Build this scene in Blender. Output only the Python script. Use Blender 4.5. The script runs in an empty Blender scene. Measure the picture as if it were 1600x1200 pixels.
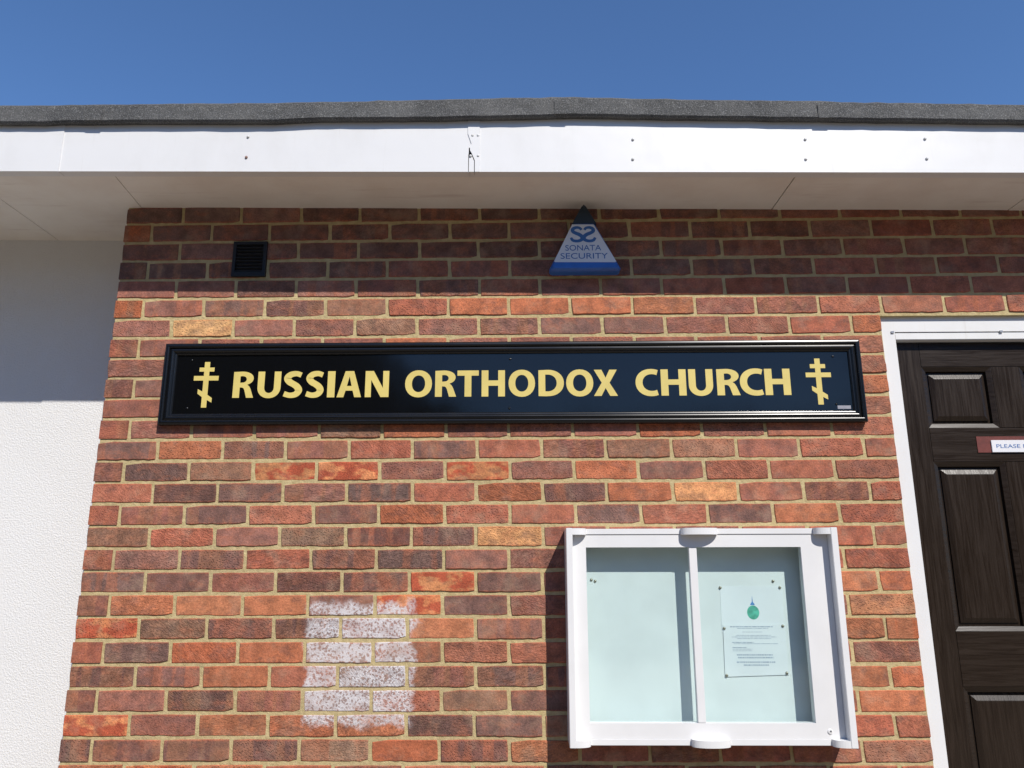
import bpy, bmesh, math, random
from mathutils import Vector, Matrix
random.seed(7)
sc = bpy.context.scene
Z0 = 2.40                                  # height of the bed joint that all wall heights below are measured from

# ---------------------------------------------------------------- camera
cam_d = bpy.data.cameras.new('camera'); cam = bpy.data.objects.new('camera', cam_d); sc.collection.objects.link(cam)
cam_d.sensor_width = 36; cam_d.lens = 1199.4471 / 1600 * 36; cam_d.clip_start = .05; cam_d.clip_end = 2000
_w, _p, _r = -.0140, .2355, -.0021
fw = Vector((math.sin(_w)*math.cos(_p), math.cos(_w)*math.cos(_p), math.sin(_p)))
ri = Vector((math.cos(_w), -math.sin(_w), 0)); up = ri.cross(fw)
ri, up = math.cos(_r)*ri + math.sin(_r)*up, -math.sin(_r)*ri + math.cos(_r)*up
cam.matrix_world = Matrix(((ri.x, up.x, -fw.x, 1.4547), (ri.y, up.y, -fw.y, -2.6669), (ri.z, up.z, -fw.z, Z0-.9684), (0, 0, 0, 1)))
sc.camera = cam

# ---------------------------------------------------------------- sky, sun, exposure
SUN = Vector((.55, -1.0, 1.15))            # towards the sun
world = bpy.data.worlds.new('World'); sc.world = world; world.use_nodes = True
wn = world.node_tree; wn.nodes.clear()
sky = wn.nodes.new('ShaderNodeTexSky'); sky.sky_type = 'NISHITA'; sky.sun_disc = False
sky.sun_elevation = math.atan2(SUN.z, math.hypot(SUN.x, SUN.y)); sky.sun_rotation = math.atan2(SUN.x, SUN.y)
sky.altitude = 0; sky.air_density = 1.0; sky.dust_density = 0; sky.ozone_density = 10.0
bg = wn.nodes.new('ShaderNodeBackground'); bg.inputs[1].default_value = .15
wo = wn.nodes.new('ShaderNodeOutputWorld')
wn.links.new(sky.outputs[0], bg.inputs[0]); wn.links.new(bg.outputs[0], wo.inputs[0])
sun_d = bpy.data.lights.new('sun', 'SUN'); sun_d.energy = 5.0; sun_d.angle = math.radians(.5); sun_d.color = (1, .95, .88)
sun = bpy.data.objects.new('sun', sun_d); sc.collection.objects.link(sun); sun.location = SUN*10
sun.rotation_euler = (-SUN).to_track_quat('-Z', 'Y').to_euler()
vs = sc.view_settings; vs.view_transform = 'Standard'; vs.look = 'None'; vs.gamma = 1; vs.exposure = 0.03; vs.use_curve_mapping = False

# ---------------------------------------------------------------- material helpers
class NT:
    def __init__(s, name):
        s.m = bpy.data.materials.new(name); s.m.use_nodes = True; s.t = s.m.node_tree; s.t.nodes.clear()
        s.out = s.t.nodes.new('ShaderNodeOutputMaterial'); s.b = s.t.nodes.new('ShaderNodeBsdfPrincipled')
        s.t.links.new(s.b.outputs[0], s.out.inputs[0])
    def n(s, typ, props=None, **inp):
        o = s.t.nodes.new('ShaderNode'+typ)
        for k, v in (props or {}).items(): setattr(o, k, v)
        for k, v in inp.items():
            k = int(k[1:]) if k[0] == '_' else k.replace('_', ' ')
            s.set(o.inputs[k], v)
        return o
    def set(s, sock, v):
        if hasattr(v, 'is_output'): s.t.links.new(v, sock)
        elif hasattr(v, 'outputs'): s.t.links.new(v.outputs[0], sock)
        else: sock.default_value = v
    def math(s, op, a, b=0.0, clamp=False): return s.n('Math', dict(operation=op, use_clamp=clamp), _0=a, _1=b).outputs[0]
    def vmath(s, op, a, b): return s.n('VectorMath', dict(operation=op), _0=a, _1=b).outputs[0]
    def mix(s, f, a, b, mode='MIX'):
        o = s.n('Mix', dict(data_type='RGBA', blend_type=mode, clamp_factor=True)); s.set(o.inputs[0], f); s.set(o.inputs[6], a); s.set(o.inputs[7], b); return o.outputs[2]
    def ramp(s, v, a, b, lo=0.0, hi=1.0, smooth=True):
        o = s.n('MapRange', dict(interpolation_type='SMOOTHSTEP' if smooth else 'LINEAR', clamp=True)); s.set(o.inputs[0], v)
        for i, q in enumerate((a, b, lo, hi)): o.inputs[i+1].default_value = q
        return o.outputs[0]
    def noise(s, vec, scale, detail=3, rough=.55, dist=0): return s.n('TexNoise', Vector=vec, Scale=scale, Detail=detail, Roughness=rough, Distortion=dist).outputs[0]
    def bump(s, h, strength, dist): s.set(s.b.inputs['Normal'], s.n('Bump', Strength=strength, Distance=dist, Height=h))
    def col(s, v): s.set(s.b.inputs['Base Color'], v)
    def rough(s, v): s.set(s.b.inputs['Roughness'], v)
    def obj(s): return s.n('TexCoord').outputs['Object']
    def pos(s): return s.n('NewGeometry').outputs['Position']

def C(r, g, b): return (r, g, b, 1)
def plain(name, col, rough=.5, var=.12, scale=30, bump=0, metallic=0, spec=.5):
    t = NT(name); p = t.pos(); n = t.noise(p, scale, 4)
    t.col(t.mix(1, C(*col), t.n('CombineXYZ', X=t.ramp(n, .3, .7, 1-var, 1+var), Y=t.ramp(n, .3, .7, 1-var, 1+var), Z=t.ramp(n, .3, .7, 1-var, 1+var)), 'MULTIPLY'))
    t.rough(rough); t.b.inputs['Metallic'].default_value = metallic; t.b.inputs['Specular IOR Level'].default_value = spec
    if bump: t.bump(t.noise(p, scale*8, 3), bump, .002)
    return t.m

def brick_material(name, individual):
    t = NT(name); p = t.pos()
    if individual:
        oi = t.n('ObjectInfo'); rnd = oi.outputs['Random']; base = oi.outputs['Color']; kind = oi.outputs['Alpha']; oc = t.obj()
    else:
        rnd = t.n('NewGeometry').outputs['Random Per Island']
        cr = t.n('ValToRGB'); t.set(cr.inputs[0], rnd); r = cr.color_ramp; r.interpolation = 'CONSTANT'
        for i, (q, c) in enumerate(((0, (.135, .068, .055)), (.4, (.2, .082, .06)), (.7, (.28, .09, .055)), (.92, (.38, .11, .046)))):
            e = r.elements[i] if i < 2 else r.elements.new(q); e.position = q; e.color = C(*c)
        base = cr.outputs[0]; kind = .33; oc = p
    off = t.n('CombineXYZ', X=t.math('MULTIPLY', rnd, 37.0), Y=t.math('MULTIPLY', rnd, 91.0), Z=t.math('MULTIPLY', rnd, 53.0))
    v = t.vmath('ADD', oc, off)
    n1 = t.noise(v, 26, 4); n2 = t.noise(v, 170, 4, .65); n3 = t.noise(v, 520, 3, .6)
    # drag marks: stretched noise turned by a different angle on every brick
    rot = t.n('VectorRotate', dict(rotation_type='Y_AXIS'), Vector=v, Angle=t.math('MULTIPLY', t.math('SUBTRACT', t.math('FRACT', t.math('MULTIPLY', rnd, 17.3)), .5), 1.9))
    cre = t.noise(t.vmath('MULTIPLY', rot, (48, 48, 125)), 1, 3, .6, 1.2)
    cre = t.ramp(cre, .42, .62)
    amt = t.ramp(t.math('FRACT', t.math('MULTIPLY', rnd, 71.7)), .35, 1.0, .06, .7)
    pits = t.ramp(t.n('TexVoronoi', Vector=t.vmath('MULTIPLY', rot, (1, 1, 1.5)), Scale=120.0).outputs[0], .45, .15)
    pamt = t.ramp(t.math('FRACT', t.math('MULTIPLY', rnd, 43.3)), .5, .9, 0, .8)
    crea = t.math('MAXIMUM', t.math('MULTIPLY', cre, amt), t.math('MULTIPLY', pits, pamt))
    # vertical firing bands
    band = t.noise(t.vmath('MULTIPLY', v, (24, 1, 2)), 1, 1, .4)
    band = t.ramp(t.math('ADD', band, t.math('MULTIPLY', t.math('SUBTRACT', n2, .5), .12)), .47, .56)
    isb = t.math('COMPARE', kind, .33); isb.node.inputs[2].default_value = .1
    isk = t.math('COMPARE', kind, .66); isk.node.inputs[2].default_value = .1
    ba = t.math('MULTIPLY', band, t.math('ADD', t.math('MULTIPLY', isb, .45), .12))
    bc = t.mix(t.math('FRACT', t.math('MULTIPLY', rnd, 29.1)), C(.34, .105, .055), C(.27, .13, .07))
    c = t.mix(ba, base, bc)
    pt = t.noise(t.vmath('MULTIPLY', v, (1, 1, 1.6)), 17, 3, .6)
    c = t.mix(t.ramp(pt, .5, .68, 0, .34), c, C(.37, .12, .06))
    c = t.mix(t.ramp(pt, .5, .34, 0, .38), c, C(.115, .064, .056))
    # kiss marks: red flashed ovals on a pale face
    kn = t.noise(t.vmath('MULTIPLY', v, (17, 1, 30)), 1, 2, .5)
    c = t.mix(t.math('MULTIPLY', isk, t.ramp(kn, .40, .54)), c, C(.36, .075, .035))
    # redder arrises
    xyz = t.n('SeparateXYZ', Vector=oc)
    if individual:
        e = t.math('ADD', t.math('ABSOLUTE', xyz.outputs[2]), t.math('MULTIPLY', t.math('SUBTRACT', n2, .5), .012))
        c = t.mix(t.ramp(e, .024, .033, 0, .45), c, C(.40, .10, .045))
    sc_ = t.ramp(n1, .25, .75, .76, 1.27); s2 = t.ramp(n2, .25, .75, .74, 1.28)
    k = t.math('MULTIPLY', t.math('MULTIPLY', sc_, s2), t.math('SUBTRACT', 1.12, t.math('MULTIPLY', crea, .36)))
    c = t.mix(1, c, t.n('CombineXYZ', X=k, Y=k, Z=k), 'MULTIPLY')
    c = t.mix(t.ramp(n3, .62, .74, 0, .6), c, C(.52, .36, .17)); c = t.mix(t.ramp(n3, .36, .27, 0, .5), c, C(.06, .035, .03))
    c = t.mix(t.ramp(t.noise(v, 11, 4, .65), .5, .72, 0, .30), c, C(.45, .30, .205))
    # remains of white paint on one patch of the wall
    w = t.n('SeparateXYZ', Vector=p); wob = t.math('MULTIPLY', t.math('SUBTRACT', t.noise(p, 18, 4), .5), .09)
    def edge(sock, lo, hi, s=.02):
        q = t.math('ADD', sock, wob); return t.math('MULTIPLY', t.ramp(q, lo-s, lo+s), t.ramp(q, hi-s, hi+s, 1, 0))
    mask = t.math('MULTIPLY', edge(w.outputs[0], .735, 1.09, .012), edge(w.outputs[2], Z0-1.462, Z0-1.082, .014))
    pd = t.vmath('ADD', p, t.vmath('MULTIPLY', t.n('TexNoise', Vector=p, Scale=110.0, Detail=3.0).outputs[1], (.016, .016, .016))); vor = t.n('TexVoronoi', Vector=pd, Scale=105.0, Randomness=1.0).outputs[0]
    patch = t.ramp(t.noise(t.vmath('MULTIPLY', p, (1, 1, 1.3)), 13, 4, .6), .34, .6, .5, 1)
    mask = t.math('MULTIPLY', mask, patch); c = t.mix(t.math('MULTIPLY', mask, .5), c, C(.44, .36, .34))
    spots = t.ramp(t.math('ADD', vor, t.math('MULTIPLY', t.math('SUBTRACT', t.noise(p, 26, 4, .65), .5), 1.1)), .26, .56)
    c = t.mix(t.math('MULTIPLY', t.math('MULTIPLY', mask, spots), .76), c, C(.70, .68, .69))
    t.col(c); t.rough(t.ramp(n2, .3, .7, .72, .95)); t.b.inputs['Specular IOR Level'].default_value = .35
    h = t.math('ADD', t.math('MULTIPLY', crea, -1.3), t.math('ADD', t.math('MULTIPLY', n2, 1.0), t.math('MULTIPLY', n3, .5)))
    t.bump(h, .6, .0033)
    return t.m
M = {}
M['brick'] = brick_material('fired_brick', True)
M['brick_rest'] = brick_material('fired_brick_rest', False)

t = NT('buff_mortar'); p = t.pos(); n = t.noise(p, 40, 4); f = t.noise(p, 420, 4, .7)
c = t.mix(t.ramp(n, .3, .7), C(.45, .355, .17), C(.58, .465, .245)); c = t.mix(t.ramp(t.noise(p, 6, 4, .6), .45, .7, 0, .35), c, C(.36, .28, .16)); c = t.mix(t.ramp(f, .62, .75, 0, .5), c, C(.66, .57, .42)); c = t.mix(t.ramp(f, .38, .25, 0, .5), c, C(.25, .19, .105))
t.col(c); t.rough(.95); t.bump(t.math('ADD', t.math('MULTIPLY', f, .6), t.noise(p, 90, 4)), .9, .004); M['mortar'] = t.m

t = NT('white_roughcast'); p = t.pos(); a = t.noise(p, 165, 3, .5, .3); b = t.noise(p, 330, 3, .6)
c = t.mix(t.ramp(t.noise(p, 3, 4), .35, .7, 0, .25), C(.74, .735, .725), C(.66, .655, .645)); t.col(c); t.rough(.9)
t.bump(t.math('ADD', t.ramp(a, .3, .72), t.math('MULTIPLY', b, .45)), .36, .0032); M['render'] = t.m

t = NT('white_trim'); p = t.pos(); n = t.noise(t.vmath('MULTIPLY', p, (6, 6, 3)), 1, 5, .6)
c = t.mix(t.ramp(n, .48, .8, 0, .35), C(.745, .742, .735), C(.64, .63, .61)); c = t.mix(t.ramp(t.noise(p, 75, 4, .7), .66, .78, 0, .25), c, C(.5, .46, .42))
c = t.mix(t.ramp(t.noise(t.vmath('MULTIPLY', p, (38, 38, 2.5)), 1, 4, .65), .58, .8, 0, .22), c, C(.48, .44, .38))
t.col(c); t.rough(.38); t.bump(t.noise(p, 5, 2), .2, .012); M['trim'] = t.m

t = NT('painted_soffit'); p = t.pos(); n = t.noise(p, 4, 5, .6); n2 = t.noise(t.vmath('MULTIPLY', p, (3, 26, 1)), 1, 4, .6)
c = t.mix(t.ramp(n, .35, .7), C(.86, .825, .765), C(.79, .735, .67)); c = t.mix(t.ramp(n2, .55, .8, 0, .4), c, C(.52, .43, .38)); c = t.mix(t.ramp(t.noise(p, 60, 4, .7), .68, .78, 0, .4), c, C(.34, .26, .22))
t.col(c); t.rough(.75); t.bump(t.noise(p, 120, 3), .2, .002); M['soffit'] = t.m

t = NT('mineral_felt'); p = t.pos(); n = t.noise(p, 8, 4); g = t.noise(p, 330, 3, .75); g2 = t.n('TexVoronoi', Vector=p, Scale=420.0).outputs['Color']
c = t.mix(t.ramp(n, .3, .7), C(.07, .07, .069), C(.12, .119, .115)); c = t.mix(t.ramp(g, .52, .68, 0, .85), c, C(.38, .38, .37)); c = t.mix(t.ramp(g, .42, .3, 0, .7), c, C(.035, .035, .036))
t.col(c); t.rough(.9); t.bump(t.math('ADD', g, t.math('MULTIPLY', t.noise(p, 30, 3), 1.5)), .9, .006); M['felt'] = t.m

t = NT('dark_stained_wood'); p = t.pos()
g = t.noise(t.vmath('MULTIPLY', p, (1, 1, 1)), 1, 1)
def wood(name, sx, sz):
    t = NT(name); p = t.pos(); n = t.noise(t.vmath('MULTIPLY', p, (sx, 40, sz)), 1, 5, .65, .8); n2 = t.noise(t.vmath('MULTIPLY', p, (sx*3, 40, sz*3)), 1, 3, .6)
    c = t.mix(t.ramp(n, .3, .7), C(.015, .0095, .0062), C(.026, .0168, .011)); c = t.mix(t.ramp(n2, .6, .78, 0, .35), c, C(.052, .037, .026))
    t.col(c); t.b.inputs['Specular IOR Level'].default_value = .28; t.rough(t.ramp(n, .3, .7, .26, .42)); t.bump(t.math('ADD', n, n2), .14, .002); return t.m
M['wood_v'] = wood('dark_wood_upright_grain', 110, 5); M['wood_h'] = wood('dark_wood_level_grain', 5, 110)
t = NT('black_gloss'); p = t.pos(); t.col(C(.0045, .0045, .005)); t.rough(t.ramp(t.noise(p, 5, 3), .3, .7, .24, .3)); M['black'] = t.m
t = NT('black_sign_face'); p = t.pos(); t.col(C(.004, .0042, .005)); t.rough(t.ramp(t.noise(p, 4, 4), .3, .7, .07, .13)); t.bump(t.noise(p, 2.2, 2), .05, .01); M['signface'] = t.m
M['gold'] = plain('gold_vinyl', (.66, .53, .16), .42, .06, 9)
M['pvc'] = plain('white_plastic', (.73, .725, .72), .35, .03, 6)
M['panel'] = plain('pale_blue_backing', (.73, .78, .78), .7, .05, 5)
M['paper'] = plain('paper', (.76, .81, .83), .8, .03, 8)
M['ink'] = plain('blue_grey_ink', (.36, .43, .52), .8, .1, 40)
M['green'] = plain('green_print', (.10, .45, .33), .7, .25, 60)
M['bluep'] = plain('blue_print', (.08, .25, .55), .7, .2, 60)
M['steel'] = plain('steel', (.45, .45, .46), .35, .2, 90, metallic=.9)
M['screwcap'] = plain('painted_screw', (.58, .58, .57), .5, .2, 300)
M['brass'] = plain('pin_metal', (.32, .30, .24), .35, .2, 120, metallic=.7)
M['rust'] = plain('rusty_screw', (.28, .16, .12), .7, .3, 300)
M['bluebox'] = plain('blue_plastic', (.02, .12, .46), .4, .08, 20)
M['blueapex'] = plain('dark_blue_lens', (.006, .02, .034), .45, .1, 30)
M['sticker'] = plain('dull_sticker', (.30, .30, .34), .5, .1, 60)
M['label'] = plain('white_label', (.72, .72, .74), .5, .03, 12)
M['bluetext'] = plain('blue_text', (.035, .13, .36), .5, .05, 30)
M['vent'] = plain('black_plastic', (.006, .006, .006), .5, .1, 50)
M['cavity'] = plain('dark_cavity', (.02, .018, .016), .9, .1, 50)
M['redplate'] = plain('dull_red_plate', (.13, .026, .02), .7, .15, 60)
M['timber'] = plain('grey_timber', (.16, .13, .11), .9, .2, 40)
M['bark'] = plain('bark', (.06, .045, .033), .95, .3, 20, .6)
M['leaf'] = plain('leaf', (.035, .07, .02), .6, .35, 3)
t = NT('paving'); p = t.pos(); c = t.mix(t.ramp(t.noise(p, 1.5, 5), .3, .7), C(.185, .158, .122), C(.25, .213, .165)); c = t.mix(t.ramp(t.noise(p, 120, 3), .55, .75, 0, .4), c, C(.11, .10, .088)); t.col(c); t.rough(.9); t.bump(t.noise(p, 150, 3), .5, .004); M['ground'] = t.m
t = NT('cabinet_glass'); t.t.nodes.remove(t.b); tr = t.n('BsdfTransparent', Color=C(.93, .965, .96)); gl = t.n('BsdfGlossy', Color=C(1, 1, 1), Roughness=.03); fr = t.math('ADD', t.math('MULTIPLY', t.math('POWER', t.n('LayerWeight', Blend=.5).outputs['Facing'], 4.0), .6), .03)
t.set(t.out.inputs[0], t.n('MixShader', _0=fr, _1=tr, _2=gl)); M['glass'] = t.m

# ---------------------------------------------------------------- mesh helpers (world coordinates in, local meshes out)
col = sc.collection; WL = {}
def link(o, parent, wloc):
    col.objects.link(o); WL[o.name] = Vector(wloc)
    if parent: o.parent = parent; o.location = Vector(wloc) - WL[parent.name]
    else: o.location = wloc
    return o
def tag(o, label=None, cat=None, group=None, kind=None):
    for k, v in (('label', label), ('category', cat), ('group', group), ('kind', kind)):
        if v: o[k] = v
    return o
def thing(name, loc, label, cat, group=None):
    o = bpy.data.objects.new(name, None); o.empty_display_size = .1; link(o, None, loc); return tag(o, label, cat, group)
class MB:
    def __init__(s): s.v = []; s.f = []
    def add(s, vs, fs):
        k = len(s.v); s.v += [tuple(q) for q in vs]; s.f += [tuple(k+i for i in f) for f in fs]; return s
    def box(s, x0, x1, y0, y1, z0, z1):
        return s.add([(x, y, z) for z in (z0, z1) for y in (y0, y1) for x in (x0, x1)], [(0, 2, 3, 1), (4, 5, 7, 6), (0, 1, 5, 4), (2, 6, 7, 3), (0, 4, 6, 2), (1, 3, 7, 5)])
    def rings(s, rings, cap0=True, cap1=True):
        n = len(rings[0]); fs = []
        for r in range(len(rings)-1):
            for i in range(n): a, b = r*n+i, r*n+(i+1) % n; fs.append((a, b, b+n, a+n))
        if cap0: fs.append(tuple(range(n))[::-1])
        if cap1: fs.append(tuple(range((len(rings)-1)*n, len(rings)*n)))
        return s.add([q for r in rings for q in r], fs)
    def prism_xz(s, poly, y0, y1): return s.rings([[(x, y0, z) for x, z in poly], [(x, y1, z) for x, z in poly]])
    def prism_xy(s, poly, z0, z1): return s.rings([[(x, y, z0) for x, y in poly], [(x, y, z1) for x, y in poly]])
    def dome(s, x, z, y, r, h, n=12):
        rg = [[(x+r*q*math.cos(a), y-hh, z+r*q*math.sin(a)) for a in [2*math.pi*i/n for i in range(n)]] for q, hh in ((1, 0), (.95, h*.45), (.7, h*.8), (.3, h))]
        return s.rings(rg, False, True)
    def mesh(s, name, mat, wloc, bevel=0, smooth=False):
        me = bpy.data.meshes.new(name); me.from_pydata([(a-wloc[0], b-wloc[1], c-wloc[2]) for a, b, c in s.v], [], s.f)
        bm = bmesh.new(); bm.from_mesh(me); bmesh.ops.recalc_face_normals(bm, faces=bm.faces)
        if bevel: bmesh.ops.bevel(bm, geom=[e for e in bm.edges if e.calc_face_angle(0) > .5], offset=bevel, segments=2, affect='EDGES', clamp_overlap=True)
        bm.to_mesh(me); bm.free()
        if smooth:
            for q in me.polygons: q.use_smooth = True
        if mat: me.materials.append(M[mat])
        return me
    def build(s, name, mat, parent=None, wloc=None, bevel=0, smooth=False):
        if wloc is None:
            if parent: wloc = WL[parent.name]
            else:
                xs, ys, zs = zip(*s.v); wloc = ((min(xs)+max(xs))/2, (min(ys)+max(ys))/2, min(zs))
        return link(bpy.data.objects.new(name, s.mesh(name, mat, wloc, bevel, smooth)), parent, wloc)
def lerp_tab(x, tab):
    if x <= tab[0][0]: return tab[0][1]
    for (a, b), (c, d) in zip(tab, tab[1:]):
        if x <= c: return b+(d-b)*(x-a)/(c-a)
    return tab[-1][1]

# ---------------------------------------------------------------- ground
tag(MB().box(-400, 400, -400, 400, -.3, 0).build('ground', 'ground'), kind='structure')

# ---------------------------------------------------------------- the church building
church = thing('church_building', (1.5, .3, 0), 'single storey brick church with white rendered side, flat felt roof and white fascia', 'building')
XL, XR = -.045, 5.2; FX0, FX1 = 2.755, 3.645; FT = -.078      # wall ends, door opening, opening head (relative heights)
ROOF = lambda x: .3685 - .0125*x                               # soffit height along the eaves
mb = MB()
for a, b, c, d in ((XL+.004, FX0-.004, 0, Z0+.5), (FX1+.004, XR, 0, Z0+.5), (FX0-.004, FX1+.004, Z0+FT-.004, Z0+.5)): mb.box(a, b, 0, .30, c, d)
wall = mb.build('brick_wall', 'mortar', church)
BAND, KISS = .33, .66
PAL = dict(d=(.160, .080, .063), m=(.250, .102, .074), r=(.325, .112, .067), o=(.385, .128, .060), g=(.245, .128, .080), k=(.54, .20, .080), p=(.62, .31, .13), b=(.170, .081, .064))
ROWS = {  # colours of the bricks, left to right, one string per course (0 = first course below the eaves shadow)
 -5: 'ddddddddddddddddd', -4: 'ddddddddddddddddd', -3: 'ddddbdddddbddddbd', -2: 'ddddddddddddbdddd', -1: 'mddddmmdddddmdddd',  # these courses coded mostly darkest, putting the eaves shade into the brick colour
 0: 'mmdmmmrmmrrmmrrrb', 1: 'mmdbgroooommrrbrr', 2: 'mpmmgmmddmmro', 3: 'rmmmmommmmmmr', 4: 'mmmmmmmmmmmmr', 5: 'rmmmmmmmmmmmo', 6: 'mmmmmmmmmmmmr',
 7: 'rmmmgommmomrr', 8: 'dodmrbrmggmrr', 9: 'ddgkkmkmomrrr', 10: 'rddmbrodopmbr', 11: 'mmbrborrdrdor', 12: 'grmgbbpmmmmrr', 13: 'rmbrbdmmmmmmr',
 14: 'bdmdbkdmmmmoo', 15: 'rooomkdmmmmmo', 16: 'kgbbmomrmmmoo', 17: 'rdooggrrmmmmb', 18: 'bborbmdbmmmoo', 19: 'rmdmbrgdmmmmo', 20: 'kmoooddgmmmrr', 21: 'mbbbgobommmmr',
 22: 'okormrrdmmrrr', 23: 'rmdorbrmdrmrr'}
def brick_mesh(name, w, h, depth, seed, chip):
    rr = random.Random(seed); hw, hh = w/2, h/2; out = []
    def run(x0, z0, x1, z1, n, nx, nz, amp):
        for i in range(n):
            q = i/n; j = rr.uniform(-amp, amp*.35); out.append((x0+(x1-x0)*q+nx*j, z0+(z1-z0)*q+nz*j))
    r = lambda: rr.uniform(.001, .0036) * (2.4 if rr.random() < chip else 1)
    a, b, c, d = r(), r(), r(), r()
    nb = 11 if w > .15 else 6
    run(-hw+a, -hh, hw-b, -hh, nb, 0, -1, .0013+.0024*chip); run(hw, -hh+b, hw, hh-c, 2, 1, 0, .001); run(hw-c, hh, -hw+d, hh, 4, 0, 1, .001); run(-hw, hh-d, -hw, -hh+a, 2, -1, 0, .001)
    ins = lambda q, k: (q[0]*(1-k/hw), q[1]*(1-k/hh))
    m = MB().rings([[(ins(q, .0022)[0], 0, ins(q, .0022)[1]) for q in out], [(q[0], .0022, q[1]) for q in out], [(q[0], depth, q[1]) for q in out]])
    return m.mesh(name, 'brick', (0, 0, 0))
VAR = {}
def variant(w, depth, i):
    k = (round(w, 3), depth, i)
    if k not in VAR: VAR[k] = brick_mesh('brick', w, .0652, depth, hash(k) & 65535, .5 if i % 3 == 0 else .15)
    return VAR[k]
rows = list(range(-5, 31)); indiv, rest = [], []
for rI in rows:
    zt = -rI*.075 + .075 - .0; zc = zt-.0375                     # centre of course rI (course 1 has its top at 0)
    head = rI % 2 != 0
    codes = ROWS.get(rI); js = [XL-.005]
    k = 0
    while js[-1] < XR:
        js.append((k+(.5 if head else 1.0))*.225-.0547 + random.uniform(-.0035, .0035)); k += 1
    i = -1
    for a, b in zip(js, js[1:]):
        i += 1
        x0, x1 = a+.005, b-.005
        spans = [(x0, x1)]
        if zc < FT:                                              # door opening
            spans = []
            if x0 < FX0-.02: spans.append((x0, min(x1, FX0-.003)))
            if x1 > FX1+.02: spans.append((max(x0, FX1+.003), x1))
        for s0, s1 in spans:
            if s1-s0 < .03 or s0 > XR-.05: continue
            xc = (s0+s1)/2; zA, zB = zc-.0325, zc+.0325
            hid = (s0 > .20 and s1 < 2.63 and zA > -.465 and zB < -.19) or (s0 > 1.585 and s1 < 2.462 and zA > -1.50 and zB < -.85)
            seen = rI <= 23 and s0 < 3.36 and not hid and zA < ROOF(xc)
            code = codes[i] if codes and i < len(codes) else random.choice('ddmmrgb')
            (indiv if seen else rest).append((s0, s1, zc, code, i == 0, rI))
print('BRICKS in view', len(indiv)); indiv.sort(key=lambda q: -(q[1]-q[0])*(.1 if q[5] > 22 or q[0] > 3.25 else 1))
rest += indiv[300:]; indiv = indiv[:300]
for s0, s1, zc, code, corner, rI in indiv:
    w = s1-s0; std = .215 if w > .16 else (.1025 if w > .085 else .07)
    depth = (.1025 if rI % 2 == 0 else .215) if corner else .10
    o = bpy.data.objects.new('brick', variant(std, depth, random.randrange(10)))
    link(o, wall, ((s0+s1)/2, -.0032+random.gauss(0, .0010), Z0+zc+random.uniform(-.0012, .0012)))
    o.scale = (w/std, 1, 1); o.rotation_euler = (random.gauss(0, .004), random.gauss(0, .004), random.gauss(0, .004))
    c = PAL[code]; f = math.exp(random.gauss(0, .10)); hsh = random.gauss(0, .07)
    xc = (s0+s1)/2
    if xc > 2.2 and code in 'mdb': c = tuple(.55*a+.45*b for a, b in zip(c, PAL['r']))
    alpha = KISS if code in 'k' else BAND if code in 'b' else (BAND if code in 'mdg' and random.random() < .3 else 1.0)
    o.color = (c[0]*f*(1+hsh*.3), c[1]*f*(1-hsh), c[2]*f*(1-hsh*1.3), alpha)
mb = MB()
for s0, s1, zc, code, corner, rI in rest: mb.box(s0, s1, -.004, .10 if not corner else (.1025 if rI % 2 == 0 else .215), Z0+zc-.0325, Z0+zc+.0325)
for rI in rows:                                                  # return face at the left corner
    zc = -rI*.075+.0375; y0 = .1125 if rI % 2 == 0 else .225
    mb.box(XL-.001, XL+.1, y0, .30, Z0+zc-.0325, Z0+zc+.0325)
tag(mb.build('brick_remainder', 'brick_rest', wall), kind='stuff')

# rendered wall set back on the left
MB().box(-6, XL+.02, .302, .6, 0, Z0+.5).build('rendered_wall', 'render', church)

# ---------------------------------------------------------------- roof, fascia, soffit
FY = -.29; BOT = lambda x: .3625-.0115*x                         # fascia face and its lower edge
mb = MB(); mb.box(-6, XR, -.26, 4, Z0+.40, Z0+.555)
roof = mb.build('roof', 'timber', church)
top = [(-6, .60), (-.35, .604), (.30, .604), (.72, .6045), (1.1, .609), (1.42, .6135), (1.64, .6145), (2.0, .601), (2.5, .588), (2.53, .585), (3.16, .566), (5.2, .53)]
bot = [(-6, .54), (-.35, .537), (-.2, .535), (-.1, .539), (.3, .536), (.6, .533), (.75, .540), (1.1, .538), (1.42, .540), (1.64, .545), (2.0, .533), (2.5, .520), (3.16, .503), (5.2, .47)]
xs = [-6, -4, -2, -1]+[-.6+.04*i for i in range(106)]+[4, 5.2]; rg = []
for x in xs:
    a = lerp_tab(x, top)+.011+random.gauss(0, .0009); b = lerp_tab(x, bot)+random.gauss(0, .0005); j = random.gauss(0, .0005)
    rg.append([(x, -.22, Z0+b+.004), (x, -.311+j, Z0+b), (x, -.317+j, Z0+b+.006), (x, -.313+j, Z0+a-.012), (x, -.304, Z0+a-.003), (x, -.285, Z0+a), (x, 4, Z0+a+.03), (x, 4, Z0+b+.004)])
MB().rings(rg).build('felt_edge', 'felt', roof, smooth=False)
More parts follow.
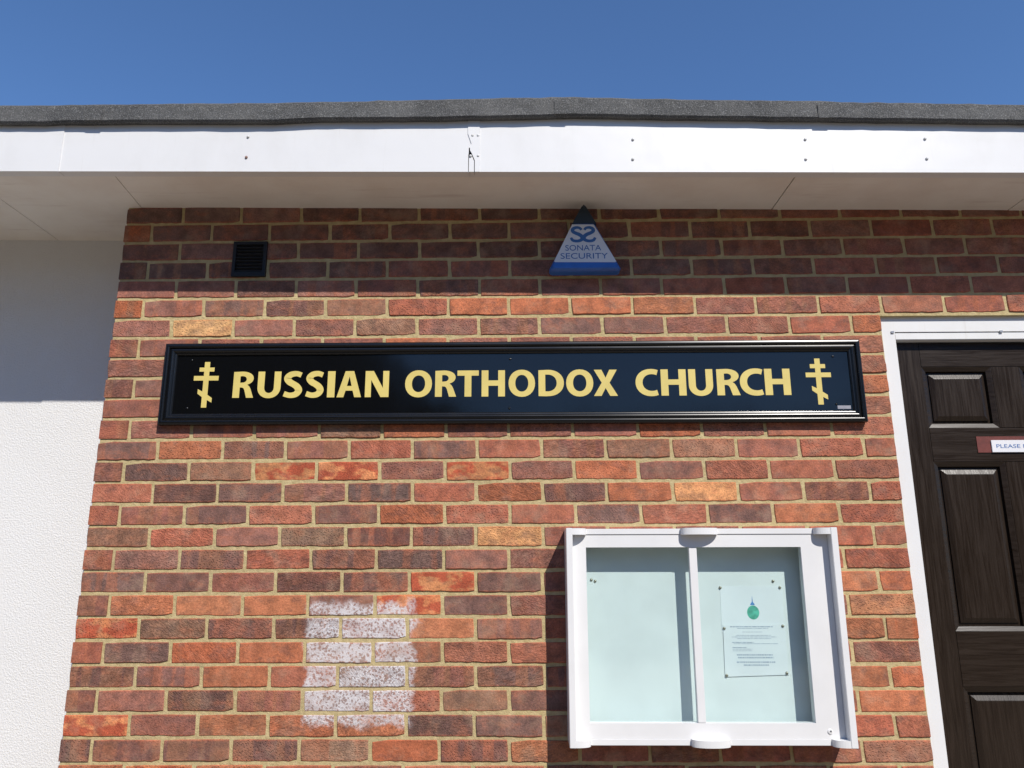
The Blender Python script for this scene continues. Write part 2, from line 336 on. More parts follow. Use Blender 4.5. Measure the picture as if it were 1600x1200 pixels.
# sealing lap seams in the felt
for x in (.0, 1.62, 2.52):
    a, b = lerp_tab(x, top), lerp_tab(x, bot)
    MB().prism_xy([(x-.05, -.3185), (x+.002, -.3195), (x+.002, -.31), (x-.05, -.31)], Z0+b+.004, Z0+a-.012).build('felt_lap', 'felt', roof)
fascia = MB().box(-6, XR, -.281, -.262, Z0+.38, Z0+.545).build('fascia', 'timber', church)
def fpanel(x0, x1, fy, dz=0, le=None, re=None):
    """one L-shaped fascia sheet: face and the lip turned in underneath; le / re give a broken edge as (x, height share)"""
    zb0, zb1 = BOT(x0)+dz, BOT(x1)+dz; zt = .56
    le = le or [(x0, 0), (x0, 1)]; re = re or [(x1, 0), (x1, 1)]
    poly = [(x, Z0+(BOT(x)+dz)*(1-q)+zt*q) for x, q in le] + [(x, Z0+(BOT(x)+dz)*(1-q)+zt*q) for x, q in re[::-1]]
    m = MB().prism_xz(poly, fy, fy+.004)
    m.add([(x0, fy+.004, Z0+zb0), (x1, fy+.004, Z0+zb1), (x1, fy+.036, Z0+zb1), (x0, fy+.036, Z0+zb0), (x0, fy+.004, Z0+zb0+.003), (x1, fy+.004, Z0+zb1+.003), (x1, fy+.036, Z0+zb1+.003), (x0, fy+.036, Z0+zb0+.003)],
          [(0, 1, 2, 3), (4, 7, 6, 5), (0, 4, 5, 1), (2, 6, 7, 3), (1, 5, 6, 2), (0, 3, 7, 4)])
    return m.build('fascia_panel', 'trim', fascia)
fpanel(-6, -.138, FY-.003, -.0015); fpanel(-.1378, 1.279, FY, 0, re=[(1.2730, 0), (1.2730, .30), (1.2745, .34), (1.2745, .43), (1.290, .44), (1.290, 1)])
fpanel(1.2752, 1.294, FY-.0005, 0, le=[(1.2752, 0), (1.2755, .26), (1.278, .30)], re=[(1.2932, 0), (1.2930, .19), (1.2845, .295)])
sl = fpanel(1.2955, 1.312, FY-.0025, -.0008, le=[(1.2958, 0), (1.2956, .20), (1.2865, .31), (1.2835, .34), (1.2790, .38), (1.2785, .42), (1.2835, .50), (1.271, .68), (1.271, 1)]); tag(sl, 'cracked cover strip at the fascia joint')
fpanel(1.3122, 1.632, FY); fpanel(1.632, 2.56, FY-.0003); fpanel(2.56, XR, FY)
MB().box(1.25, 1.33, FY+.006, FY+.0085, Z0+.352, Z0+.55).build('joint_backing', 'cavity', fascia)
for i, (x, z, r) in enumerate([(.508, .489, 1), (.508, .410, 2), (1.287, .485, 0), (1.306, .485, 0), (1.281, .407, 0), (1.307, .407, 0), (1.839, .464, 0), (1.836, .389, 0), (2.428, .458, 0), (2.423, .383, 0), (2.835, .456, 0), (2.832, .381, 0)]):
    MB().dome(x, Z0+z, FY-.0015, .0050, .0035).build('screw', 'rust' if r == 2 else 'screwcap', fascia, smooth=True)
soffit = MB().box(-6, XR, -.258, .40, Z0+.40, Z0+.43).build('soffit', 'timber', church)
def spanel(poly, dz=0):
    bt = [(x, y, Z0+ROOF(x)+dz) for x, y in poly]; tp = [(x, y, Z0+ROOF(x)+dz+.008) for x, y in poly]
    MB().rings([bt, tp]).build('soffit_panel', 'soffit', soffit)
yF = -.262
spanel([(-6, yF), (-1.71, yF), (-1.71, .40), (-6, .40)]); spanel([(-1.706, yF), (-.490, yF), (-.494, .40), (-1.706, .40)], .0005)
spanel([(-.486, yF), (.034, yF), (.004, .03), (-.02, .03), (-.02, .40), (-.490, .40)]); spanel([(.036, yF), (2.395, yF), (2.392, .03), (.006, .03)], .0012)
spanel([(2.399, yF), (2.915, yF), (2.60, .03), (2.396, .03)], .0003); spanel([(2.9175, yF), (3.274, yF), (3.270, .03), (2.603, .03)], .001); spanel([(3.278, yF), (XR, yF), (XR, .03), (3.274, .03)])

# ---------------------------------------------------------------- door and its frame
dfr = MB().box(FX0, FX0+.05, .015, .10, .18, Z0+FT).box(FX1-.05, FX1, .015, .10, .18, Z0+FT).box(FX0+.05, FX1-.05, .015, .10, Z0-.1385, Z0+FT)
dfr = dfr.build('door_frame', 'trim', church)
MB().box(FX0+.05, FX1-.05, .0165, .10, Z0-.168, Z0-.1415).build('head_trim', 'trim', dfr, bevel=.002)
for x in (2.795, 3.185): MB().box(x-.004, x+.006, .011, .0164, Z0-.1435, Z0-.136).build('clip', 'steel', dfr)
MB().box(FX0, FX1, -.05, .12, 0, .18).build('door_step', 'ground', church, bevel=.006)
DX0, DX1 = FX0+.053, FX1-.053; DT, DB = -.171, -2.2
DY = .046                                                         # front of stiles and rails
door = MB().box(DX0+.004, DX1-.004, DY+.018, DY+.045, Z0+DB, Z0+DT-.004).build('door', 'wood_v', church)
cols = ((2.900, 3.150), (3.250, 3.500)); prow = ((-.262, -.487), (-.607, -1.178), (-1.352, -1.93))
def bar(name, x0, x1, z0, z1, mat): return MB().box(x0, x1, DY, DY+.018, Z0+z0, Z0+z1).build(name, mat, door, bevel=.0012)
bar('stile', DX0, cols[0][0], DB, DT, 'wood_v'); bar('stile', cols[1][1], DX1, DB, DT, 'wood_v')
zr = [DT]+[q for pr in prow for q in pr]+[DB]
for i in range(0, len(zr), 2): bar('rail', cols[0][0]+.0005, cols[1][1]-.0005, zr[i+1], zr[i], 'wood_h')
for a, b in prow: bar('muntin', cols[0][1], cols[1][0], b+.0005, a-.0005, 'wood_v')
def frustum(x0, x1, z0, z1, y0, k, y1):
    R = lambda k, y: [(x0+k, y, z0+k), (x1-k, y, z0+k), (x1-k, y, z1-k), (x0+k, y, z1-k)]
    return R, k
for xa, xb in cols:
    for a, b in prow:
        zt, zb = Z0+a, Z0+b
        def R(k, y): return [(xa+k, y, zb+k), (xb-k, y, zb+k), (xb-k, y, zt-k), (xa+k, y, zt-k)]
        pm = MB().rings([R(-.0002, DY+.0012), R(.0015, DY+.0014), R(.0165, DY+.0080), R(.0172, DY+.0175)], False, False)
        pm.build('moulding', 'wood_h', door)
        MB().rings([R(.019, DY+.0178), R(.027, DY+.0170), R(.0275, DY+.0125), R(.0425, DY+.0060), R(.044, DY+.0055)], False, True).build('raised_panel', 'wood_v', door)

# ---------------------------------------------------------------- glyphs for the sign lettering (42 units of cap height)
def ell(cx, cy, rx, ry, a0, a1, n=28, e=2.12):
    o = []
    for i in range(n+1):
        a = math.radians(a0+(a1-a0)*i/n); c_, s_ = math.cos(a), math.sin(a)
        o.append((cx+rx*math.copysign(abs(c_)**(2/e), c_), cy+ry*math.copysign(abs(s_)**(2/e), s_)))
    return o
def catmull(pts, n=10):
    P = [pts[0]]+list(pts)+[pts[-1]]; o = []
    for i in range(1, len(P)-2):
        for k in range(n):
            u = k/n; o.append(tuple(.5*((2*P[i][q])+(-P[i-1][q]+P[i+1][q])*u+(2*P[i-1][q]-5*P[i][q]+4*P[i+1][q]-P[i+2][q])*u*u+(-P[i-1][q]+3*P[i][q]-3*P[i+1][q]+P[i+2][q])*u**3) for q in range(len(P[i]))))
    return o+[tuple(pts[-1])]
def stroke(pts):
    p = catmull(pts); L, Rr = [], []
    for i, q in enumerate(p):
        a, b = p[max(i-1, 0)], p[min(i+1, len(p)-1)]; dx, dy = b[0]-a[0], b[1]-a[1]; l = math.hypot(dx, dy) or 1
        L.append((q[0]-dy/l*q[2]/2, q[1]+dx/l*q[2]/2)); Rr.append((q[0]+dy/l*q[2]/2, q[1]-dx/l*q[2]/2))
    return L, Rr
def strip_mesh(name, pts, thick, mat, to3):
    L, R_ = stroke(pts); n = len(L); v = []; f = []
    for d in (-thick/2, thick/2):
        v += [to3(x, y, d) for x, y in L]+[to3(x, y, d) for x, y in R_]
    for i in range(n-1):
        f += [(i, i+1, n+i+1, n+i), (2*n+i, 3*n+i, 3*n+i+1, 2*n+i+1), (i, 2*n+i, 2*n+i+1, i+1), (n+i, n+i+1, 3*n+i+1, 3*n+i)]
    f += [(0, n, 3*n, 2*n), (n-1, 3*n-1, 4*n-1, 2*n-1)]
    me = bpy.data.meshes.new(name); me.from_pydata(v, [], f); me.materials.append(M[mat]); return me
SP = [(27.2, 36.0, 8.2), (19.5, 38.4, 8.4), (10.5, 36.6, 9.6), (5.9, 31.0, 10.8), (9.2, 25.2, 10.2), (15.2, 21.6, 9.8), (21.3, 17.2, 10.4), (24.0, 11.2, 10.8), (19.5, 5.2, 9.4), (10.5, 3.6, 8.4), (1.4, 6.2, 8.4)]
def glyph(ch):
    s = 10.6
    if ch == 'I': return 11.7, [[(0, 0), (11.7, 0), (11.7, 42), (0, 42)]]
    if ch == 'T': return 33.4, [[(11.4, 0), (22, 0), (22, 33.6), (33.4, 33.6), (33.4, 42), (0, 42), (0, 33.6), (11.4, 33.6)]]
    if ch == 'H': return 36.5, [[(0, 0), (s, 0), (s, 17.2), (36.5-s, 17.2), (36.5-s, 0), (36.5, 0), (36.5, 42), (36.5-s, 42), (36.5-s, 25.8), (s, 25.8), (s, 42), (0, 42)]]
    if ch == 'A': return 38.2, [[(0, 0), (10.6, 0), (13.6, 10.6), (24.6, 10.6), (27.6, 0), (38.2, 0), (25.8, 42), (12.4, 42)], [(15.4, 18), (22.8, 18), (19.1, 33.5)]]
    if ch == 'N': return 37, [[(0, 0), (9.4, 0), (9.2, 27.5), (24.5, 0), (37, 0), (37, 42), (27.6, 42), (27.8, 14.5), (12.8, 42), (0, 42)]]
    if ch == 'X': return 37.4, [[(0, 0), (11.8, 0), (18.4, 12.6), (25.3, 0), (37.4, 0), (24.8, 21), (36.7, 42), (25, 42), (18.8, 29), (12.6, 42), (.6, 42), (12.6, 21.2)]]
    if ch == 'O': return 41.8, [ell(20.9, 21, 20.9, 21.8, 0, 360)[:-1], ell(20.9, 21, 10.3, 13.4, 0, 360)[:-1]]
    if ch == 'D': return 39.6, [[(0, .3), (0, 41.7), (12, 42.2)]+ell(15, 21.2, 24.6, 21.1, 90, -90)[0:]+[(12, -.1)], [(s, 7.9), (13.5, 7.7)]+ell(14, 21.2, 14.4, 13.5, -90, 90)+[(s, 34.6)]]
    if ch == 'C': return 36, [ell(24.6, 21, 24.6, 21.8, 65, 295)+ell(25.6, 21, 14.6, 13.4, 300, 60)]
    if ch == 'U': return 36.4, [[(0, 42), (0, 16.5)]+ell(18.2, 16.8, 18.2, 17.6, 180, 360)+[(36.4, 42), (36.4-s, 42)]+ell(18.2, 16.5, 7.6, 9.0, 360, 180)+[(s, 42)]]
    if ch == 'R': return 32.6, [[(0, 0), (0, 41.6)]+ell(13.2, 31, 18.2, 11.2, 90, -62, 16)+[(25.3, 18.2), (27.6, 14), (32.6, 0), (21.6, 0), (18.2, 12), (16.6, 15.2), (14.4, 16.4), (s, 16.6), (s, 0)], [(s, 24.2), (14, 24.3)]+ell(13.8, 29.6, 6.9, 5.3, -90, 90, 10)+[(s, 34.6)]]
    if ch == 'S': return 29.3, None
def flat_mesh(name, loops, thick, mat, to3):
    """fills 2D loops (holes by even-odd) and gives them thickness; to3 maps (u, v, depth) to world"""
    cu = bpy.data.curves.new(name, 'CURVE'); cu.dimensions = '2D'; cu.fill_mode = 'BOTH'; cu.extrude = thick/2
    for lp in loops:
        sp = cu.splines.new('POLY'); sp.points.add(len(lp)-1); sp.use_cyclic_u = True
        for q, (x, y) in zip(sp.points, lp): q.co = (x, y, 0, 1)
    return curve_mesh(cu, name, mat, to3)
def curve_mesh(cu, name, mat, to3):
    o = bpy.data.objects.new(name, cu); col.objects.link(o); dg = bpy.context.evaluated_depsgraph_get(); me = bpy.data.meshes.new_from_object(o.evaluated_get(dg))
    bpy.data.objects.remove(o); bpy.data.curves.remove(cu); me.name = name
    for v in me.vertices: v.co = to3(*v.co)
    me.materials.clear(); me.materials.append(M[mat]); return me
def add_flat(name, me, parent):
    w = WL[parent.name]
    for v in me.vertices: v.co = v.co - w
    return link(bpy.data.objects.new(name, me), parent, w)
def text_obj(name, s, size, x, z, y, mat, parent, align='CENTER', spacing=1.0, width=None):
    cu = bpy.data.curves.new(name, 'FONT'); cu.body = s; cu.size = size; cu.align_x = align; cu.extrude = .0002; cu.space_character = spacing
    k = 1.0
    me = curve_mesh(cu, name, mat, lambda a, b, c: Vector((a, b, c)))
    if width:
        xs_ = [v.co.x for v in me.vertices]; k = width/(max(xs_)-min(xs_))
    for v in me.vertices: a, b, c_ = v.co; v.co = Vector((x+a*k, y-c_, z+b))
    return add_flat(name, me, parent)

# ---------------------------------------------------------------- black name board
SX0, SX1, SZ0, SZ1 = .170, 2.655, -.476, -.178
board = thing('name_board', ((SX0+SX1)/2, 0, Z0+SZ0), 'long black framed name board with gold lettering fixed to the brick wall', 'sign')
prof = [(0, 0), (0, .0250), (.0006, .0268), (.0018, .0278), (.0040, .0290), (.0065, .0298), (.0090, .0303), (.0108, .0305), (.0122, .0302), (.0138, .0297), (.0155, .0285), (.0163, .0272), (.0166, .0240), (.0172, .0230), (.0190, .0240), (.0215, .0249), (.0245, .0254), (.0262, .0256), (.0275, .0253), (.0293, .0247), (.0314, .0234), (.0325, .0222), (.0330, .0206), (.0338, .0198), (.0365, .0194), (.0385, .0187), (.0405, .0172), (.0418, .0150), (.0425, .0118)]
def mould(name, corners):
    """mitred length of moulding along one side of the board"""
    (ax, az, adx, adz), (bx, bz, bdx, bdz) = corners; r = []
    for (x, z, dx, dz) in ((ax, az, adx, adz), (bx, bz, bdx, bdz)): r.append([(x+dx*u, -h, Z0+z+dz*u) for u, h in prof]+[(x+dx*.0425, -.002, Z0+z+dz*.0425)])
    return MB().rings(r).build(name, 'black', board, smooth=True)
cn = dict(tl=(SX0, SZ1, 1, -1), tr=(SX1, SZ1, -1, -1), br=(SX1, SZ0, -1, 1), bl=(SX0, SZ0, 1, 1))
for a, b in (('tl', 'tr'), ('tr', 'br'), ('br', 'bl'), ('bl', 'tl')):
    o = mould('frame_moulding', (cn[a], cn[b]))
    for q in o.data.polygons: q.use_smooth = False
PY = -.0125
panel = MB().box(SX0+.04, SX1-.04, PY, -.003, Z0+SZ0+.04, Z0+SZ1-.04).build('sign_face', 'signface', board)
EXT = [(.4212, .4959), (.509, .5917), (.6015, .6692), (.6812, .7461), (.7593, .7861), (.7937, .8812), (.8942, .9789), (1.0367, 1.1326), (1.144, 1.2193), (1.223, 1.2991), (1.3094, 1.3925), (1.4053, 1.4995), (1.5117, 1.6018), (1.6099, 1.7062), (1.7076, 1.7924), (1.8559, 1.9374), (1.9458, 2.0348), (2.0438, 2.1297), (2.1433, 2.2246), (2.2246, 2.3081), (2.3126, 2.4028)]
for ch, (a, b) in zip('RUSSIANORTHODOXCHURCH', EXT):
    w, lp = glyph(ch); b0, cap = -.3768, .0957
    to3 = lambda u, v, d, a=a, b=b, w=w: Vector((a+(b-a)*u/w, PY-.0009+d, Z0+b0+cap*v/42))
    me = flat_mesh('letter', lp, .0006, 'gold', to3) if lp else strip_mesh('letter', SP, .0006, 'gold', to3)
    add_flat('letter', me, panel)
for cx in (.3220, 2.5032):
    zt = -.2443; H = .1675
    lp = [(-.0095, 0), (.0095, 0), (.0095, -.0205), (.027, -.0205), (.027, -.0355), (.0095, -.0355), (.0095, -.0515), (.0445, -.0515), (.0445, -.0685), (.0095, -.0685), (.0095, -.121), (.0265, -.1325), (.0265, -.1495), (.0095, -.140), (.0095, -H), (-.0095, -H), (-.0095, -.129), (-.0265, -.1165), (-.0265, -.100), (-.0095, -.109), (-.0095, -.0685), (-.0445, -.0685), (-.0445, -.0515), (-.0095, -.0515), (-.0095, -.0355), (-.027, -.0355), (-.027, -.0205), (-.0095, -.0205)]
    add_flat('orthodox_cross', flat_mesh('orthodox_cross', [lp], .0006, 'gold', lambda u, v, d, cx=cx: Vector((cx+u, PY-.0009+d, Z0+zt+v))), panel)
for x, z in ((.264, -.2374), (.263, -.414), (1.411, -.2395), (1.408, -.4197), (2.561, -.237), (2.557, -.4105)): MB().dome(x, Z0+z, PY, .0045, .003).build('screw', 'black', panel, smooth=True)
tag(MB().box(2.560, 2.606, PY-.0006, PY+.001, Z0-.4275, Z0-.4155).build('sticker', 'sticker', panel), 'small pale sticker in the lower right corner')

# ---------------------------------------------------------------- notice cabinet
NX0, NX1, NZ0, NZ1 = 1.594, 2.471, -1.503, -.843
cab = thing('notice_cabinet', (2.03, 0, Z0+NZ0), 'white glazed notice cabinet with two panes on the brick wall beside the door', 'notice board')
MB().box(NX0+.018, NX1-.016, -.020, -.004, Z0+NZ0+.012, Z0+NZ1-.012).build('back_panel', 'panel', cab)
MB().box(NX0+.021, NX1-.0215, -.092, -.002, Z0+NZ1-.0185, Z0+NZ1).build('top_rail', 'pvc', cab, bevel=.0012)
MB().box(NX0+.021, NX1-.0215, -.092, -.002, Z0+NZ0, Z0+NZ0+.0185).build('bottom_rail', 'pvc', cab, bevel=.0012)
for x0, x1 in ((NX0, NX0+.0205), (NX1-.021, NX1)): MB().box(x0, x1, -.125, -.002, Z0+NZ0-.0015, Z0+NZ1+.0015).build('side_rail', 'pvc', cab, bevel=.0012)
for s, xe in ((1, NX0+.0207), (-1, NX1-.0212)):
    for z0 in (NZ1-.0195, NZ0-.0008):
        pts = [(xe, -.0922), (xe, -.1235)]+[(xe+s*.046*math.sin(math.radians(a)), -.0922-.0313*math.cos(math.radians(a))**.8) for a in range(10, 90, 10)]+[(xe+s*.046, -.0922)]
        MB().prism_xy(pts, Z0+z0, Z0+z0+.0203).build('corner_plate', 'pvc', cab)
for z0 in (NZ1-.0198, NZ0-.001):
    pts = [(2.031+.060*math.cos(math.radians(a)), -.0922-.034*math.sin(math.radians(a))**.75) for a in range(0, 181, 9)]
    MB().prism_xy(pts, Z0+z0, Z0+z0+.0208).build('finger_plate', 'pvc', cab)
iz0, iz1 = NZ0+.019, NZ1-.019
sash = MB().box(NX0+.021, 1.660, -.089, -.060, Z0+iz0, Z0+iz1).box(2.361, NX1-.0215, -.089, -.060, Z0+iz0, Z0+iz1).box(1.660, 2.361, -.089, -.060, Z0-.9025, Z0+iz1).box(1.660, 2.361, -.089, -.060, Z0+iz0, Z0-1.4385)
sash = sash.build('sash_frame', 'pvc', cab)
MB().box(1.9965, 2.0215, -.0885, -.066, Z0-1.438, Z0-.903).build('glazing_bar', 'pvc', cab, bevel=.001)
MB().box(1.661, 1.996, -.0745, -.0715, Z0-1.438, Z0-.903).build('glass_pane', 'glass', cab)
MB().box(2.022, 2.3605, -.0805, -.0775, Z0-1.438, Z0-.903).build('glass_pane', 'glass', cab)
MB().dome(2.402, Z0-1.463, -.089, .0085, .003, 16).build('lock', 'pvc', cab, smooth=True)
MB().dome(2.4035, Z0-1.4615, -.0921, .0034, .0006, 10).build('keyhole', 'steel', cab)
# two sheets of paper inside
def sheet(name, corners, y, label):
    o = MB().prism_xz([(x, Z0+z) for x, z in corners], y, y+.0006).build(name, 'paper'); return tag(o, label, 'paper')
s1 = sheet('paper_notice', [(2.104, -1.175), (2.309, -1.170), (2.312, -1.0284), (2.107, -1.0281)], -.0208, 'sheet with a printed green dome, upper paper pinned in the notice cabinet')
s2 = sheet('paper_notice', [(2.1055, -1.3115), (2.312, -1.305), (2.3105, -1.149), (2.1085, -1.1505)], -.0225, 'sheet of blue-grey printed lines, lower paper pinned in the notice cabinet')
add_flat('dome_print', flat_mesh('dome_print', [ell(2.2107, -1.1118, .0200, .0222, 0, 360, 28, 2.0)[:-1]], .0002, 'green', lambda u, v, d: Vector((u, -.02095+d, Z0+v))), s1)
add_flat('cupola_print', flat_mesh('cupola_print', [[(2.2025, -1.0885), (2.2175, -1.0885), (2.2165, -1.0845), (2.212, -1.0785), (2.2105, -1.0605), (2.2098, -1.0605), (2.2085, -1.0785), (2.204, -1.084)]], .0002, 'bluep', lambda u, v, d: Vector((u, -.02095+d, Z0+v))), s1)
mb = MB()
for z, xa, xb, h in ((-1.1565, 2.131, 2.272, .0030), (-1.1620, 2.154, 2.255, .0016), (-1.1730, 2.170, 2.236, .0014), (-1.1835, 2.150, 2.262, .0016), (-1.1885, 2.135, 2.280, .0018), (-1.1935, 2.152, 2.262, .0016), (-1.2055, 2.135, 2.205, .0026), (-1.2095, 2.140, 2.283, .0016), (-1.2215, 2.135, 2.180, .0026), (-1.2265, 2.135, 2.200, .0014), (-1.2315, 2.135, 2.198, .0014), (-1.2440, 2.148, 2.266, .0044), (-1.2525, 2.151, 2.265, .0044), (-1.2665, 2.146, 2.270, .0044), (-1.2755, 2.168, 2.248, .0044)):
    x = xa
    while x < xb:
        w = random.uniform(.004, .016) if h < .004 else random.uniform(.003, .007); e = min(x+w, xb)
        if e-x > .001: mb.box(x, e, -.0228, -.02255, Z0+z-h/2, Z0+z+h/2)
        x = e+random.uniform(.0012, .003)
mb.build('printed_lines', 'ink', s2)
for x, z, y, lab in ((1.681, -1.0067, -.020, 'left one of two drawing pins in the empty left half of the notice cabinet'), (1.6936, -1.0108, -.020, 'right one of two drawing pins in the empty left half of the notice cabinet'), (2.1075, -1.0325, -.0208, 'drawing pin at the top left corner of the green dome sheet'), (2.3045, -1.0325, -.0208, 'drawing pin at the top right corner of the green dome sheet'),
        (2.2838, -1.0119, -.020, 'drawing pin in the bare board above the green dome sheet'), (2.1120, -1.1615, -.0225, 'drawing pin at the top left corner of the printed lines sheet'), (2.3035, -1.1542, -.0225, 'drawing pin at the top right corner of the printed lines sheet'), (2.1105, -1.307, -.0225, 'drawing pin at the bottom left corner of the printed lines sheet'), (2.3045, -1.300, -.0225, 'drawing pin at the bottom right corner of the printed lines sheet')):
    MB().dome(x, Z0+z, y, .0048, .0042, 12).build('drawing_pin', 'brass', smooth=True)
    tag(col.objects[-1], lab, 'pin', 'drawing pins in the notice cabinet')

# ---------------------------------------------------------------- alarm box
al = thing('alarm_box', (1.685, 0, Z0+.078), 'triangular blue and white alarm bell box under the eaves', 'alarm')
def tri(k, y, zb=.078):
    bz, tz, hw, r = zb+k, .330-k*1.9, .129-k*1.6, .010
    pts = [(1.684-hw, bz+r), (1.684-hw+r*.4, bz+r*.3), (1.684-hw+r*1.2, bz), (1.684+hw-r*1.2, bz), (1.684+hw-r*.4, bz+r*.3), (1.684+hw, bz+r), (1.684+.008, tz-.006), (1.684, tz), (1.684-.008, tz-.006)]
    return [(x, y, Z0+z) for x, z in pts]
MB().rings([tri(.006, -.001), tri(0, -.012), tri(0, -.050), tri(.003, -.060), tri(.008, -.066)]).build('housing', 'bluebox', al)
lab = [(1.5715, .1115), (1.5755, .1085), (1.7925, .1065), (1.7965, .1095), (1.7185, .2545), (1.6395, .2555)]
MB().prism_xz([(x, Z0+z) for x, z in lab], -.0668, -.0655).build('front_label', 'label', al)
MB().prism_xz([(1.6395, Z0+.2578), (1.7285, Z0+.2570), (1.693, Z0+.324), (1.684, Z0+.334), (1.675, Z0+.324)], -.0676, -.0012).build('strobe_lens', 'blueapex', al)
SL = [(25.5, 33, 6.0), (21, 38.2, 6.7), (13, 39.3, 7.4), (6.2, 35.2, 8.2), (6.2, 28.8, 8.2), (12.5, 24.2, 8.6), (20, 20.5, 9.1), (26, 14.5, 8.6), (25.2, 6.5, 8.2), (16, 2.8, 7.7), (6, 4.6, 7.2), (1.5, 12.0, 5.5)]
for s in (1, -1):
    me = strip_mesh('emblem', SL, .0003, 'bluetext', lambda u, v, d, s=s: Vector((1.6785+s*(u-28.6)*.00163, -.0671-(.0002 if s < 0 else 0)+d, Z0+.1855+v*.00145))); add_flat('emblem', me, al)
text_obj('lettering', 'SONATA', .031, 1.6775, Z0+.1525, -.0671, 'bluetext', al, width=.130)
text_obj('lettering', 'SECURITY', .031, 1.6800, Z0+.1210, -.0671, 'bluetext', al, width=.171)

# ---------------------------------------------------------------- air vent
ve = thing('air_vent', (.440, 0, Z0+.083), 'small black louvred air vent high on the brick wall under the eaves', 'vent')
MB().box(.378, .390, -.014, -.001, Z0+.084, Z0+.222).box(.492, .504, -.014, -.001, Z0+.084, Z0+.222).box(.390, .492, -.014, -.001, Z0+.084, Z0+.102).box(.390, .492, -.014, -.001, Z0+.210, Z0+.222).build('vent_frame', 'vent', ve)
MB().box(.390, .492, -.0062, -.0055, Z0+.102, Z0+.210).build('vent_back', 'cavity', ve)
for i in range(8):
    z = Z0+.1045+i*.0133; MB().add([(.3902, -.0125, z), (.4918, -.0125, z), (.4918, -.0066, z+.008), (.3902, -.0066, z+.008), (.3902, -.0125, z+.002), (.4918, -.0125, z+.002), (.4918, -.0066, z+.010), (.3902, -.0066, z+.010)], [(0, 1, 2, 3), (4, 7, 6, 5), (0, 4, 5, 1), (2, 6, 7, 3), (1, 5, 6, 2), (0, 3, 7, 4)]).build('louvre', 'vent', ve)

# ---------------------------------------------------------------- small plate on the door
ds = thing('door_plate', (3.24, DY, Z0-.576), 'white plate lettered in blue over a dull red backing on the dark door', 'sign')
MB().box(3.060, 3.415, DY-.0022, DY-.0004, Z0-.5755, Z0-.518).build('red_backing', 'redplate', ds)
MB().box(3.108, 3.405, DY-.0062, DY-.0026, Z0-.5752, Z0-.532).build('white_plate', 'label', ds, bevel=.0008)
text_obj('lettering', 'PLEASE EN', .0190, 3.122, Z0-.5600, DY-.0064, 'bluetext', ds, 'LEFT', width=.125)

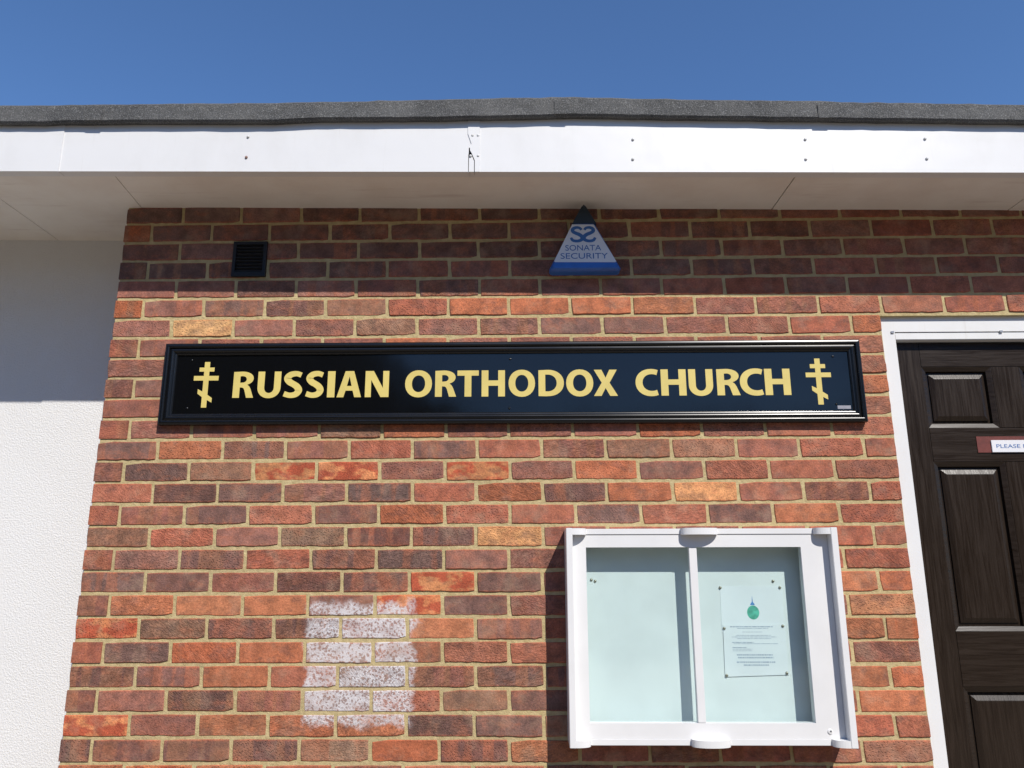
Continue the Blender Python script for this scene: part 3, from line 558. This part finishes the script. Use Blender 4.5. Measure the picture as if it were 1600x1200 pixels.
# ---------------------------------------------------------------- tree behind the camera (seen mirrored in the black board)
TX, TY, TH = -4.8, -14.0, 11.4
tree = thing('conifer_tree', (TX, TY, 0), 'broad dark conifer facing the church, mirrored in the left half of the black name board', 'tree')
rr = random.Random(3); mb = MB()
def limb(a, b, r0, r1, n=8):
    a, b = Vector(a), Vector(b); d = (b-a).normalized(); u = d.orthogonal().normalized(); w = d.cross(u)
    ring = lambda p, r: [tuple(p+(u*math.cos(2*math.pi*i/n)+w*math.sin(2*math.pi*i/n))*r) for i in range(n)]
    mb.rings([ring(a, r0), ring((a+b)/2, (r0+r1)/2), ring(b, r1)])
limb((TX, TY, 0), (TX, TY, TH*.5), .36, .2); limb((TX, TY, TH*.5), (TX, TY, TH-.4), .2, .04)
mb2, mb = mb, MB(); lv = MB()
for i in range(150):
    z = 1.0+(TH-1.4)*(i/150)**1.0; L = (TH-z)*.73*rr.uniform(.86, 1.04)+.1; a = i*2.4
    tip = Vector((TX+L*math.cos(a), TY+L*math.sin(a)*.8, z-.12*L)); root = Vector((TX, TY, z))
    mb = mb2; limb(root, tip, .05, .012, 5)
    n = int(60*L+20)
    for k in range(n):
        q = rr.random()**.6; p = root.lerp(tip, q)+Vector((rr.gauss(0, .10+.28*q), rr.gauss(0, .10+.28*q), rr.gauss(-.05, .16))); u = ((tip-root).normalized()+Vector((rr.gauss(0, .6), rr.gauss(0, .6), rr.gauss(-.2, .5)))).normalized(); w = u.orthogonal().normalized(); sz = rr.uniform(.12, .24)
        lv.add([p-u*sz, p+w*sz*.45, p+u*sz, p-w*sz*.45], [(0, 1, 2, 3)])
mb2.build('trunk', 'bark', tree)
me = bpy.data.meshes.new('crown'); me.from_pydata([(a-TX, b-TY, c) for a, b, c in lv.v], [], lv.f); me.materials.append(M['leaf'])
tag(link(bpy.data.objects.new('crown', me), tree, (TX, TY, 0)), kind='stuff')

# ---------------------------------------------------------------- unseen hedges added across the forecourt to block low sky light
def added_hedge(x0, x1, y0, y1, h, seed, label):
    t_ = thing('added_hedge', ((x0+x1)/2, (y0+y1)/2, 0), label, 'added_hedge'); r_ = random.Random(seed); n = max(4, int((x1-x0)/.8)); rg = []
    hh = [h+r_.gauss(0, .12) for _ in range(n+1)]
    for i in range(n+1):
        x = x0+(x1-x0)*i/n; a = r_.uniform(-.1, .1); rg.append([(x, y0+a, 0), (x, y1+a, 0), (x, y1+a-.1, hh[i]-.3), (x, y1-.4+a, hh[i]), (x, y0+.4+a, hh[i]), (x, y0+.1+a, hh[i]-.3)])
    MB().rings(rg).build('branches', 'bark', t_)
    lv = MB()
    for k in range(int((x1-x0)*(h+1)*42)):
        x = r_.uniform(x0, x1); top_ = r_.random() < .2; z = h+r_.gauss(0, .12) if top_ else r_.uniform(0, h); y = r_.uniform(y0, y1) if top_ else y1+r_.gauss(.02, .1)
        p = Vector((x, y, z)); u = Vector((r_.gauss(0, 1), r_.gauss(0, 1), r_.gauss(0, 1))).normalized(); w = u.orthogonal().normalized(); q = r_.uniform(.09, .17)
        lv.add([p-u*q, p+w*q*.6, p+u*q, p-w*q*.6], [(0, 1, 2, 3)])
    tag(lv.build('foliage', 'leaf', t_), kind='stuff')
added_hedge(-10, 9, -15.2, -13.6, 4.4, 1, 'added unseen hedging blocking low sky light, straight across the forecourt from the church front')
added_hedge(-30, -10.2, -14.5, -12.5, 8.0, 2, 'taller added hedging, unseen, blocking low sky light across the forecourt, at the rendered wall end')
added_hedge(9.2, 30, -14.5, -12.5, 8.0, 3, 'taller added hedging, unseen, blocking low sky light across the forecourt, at the door end')
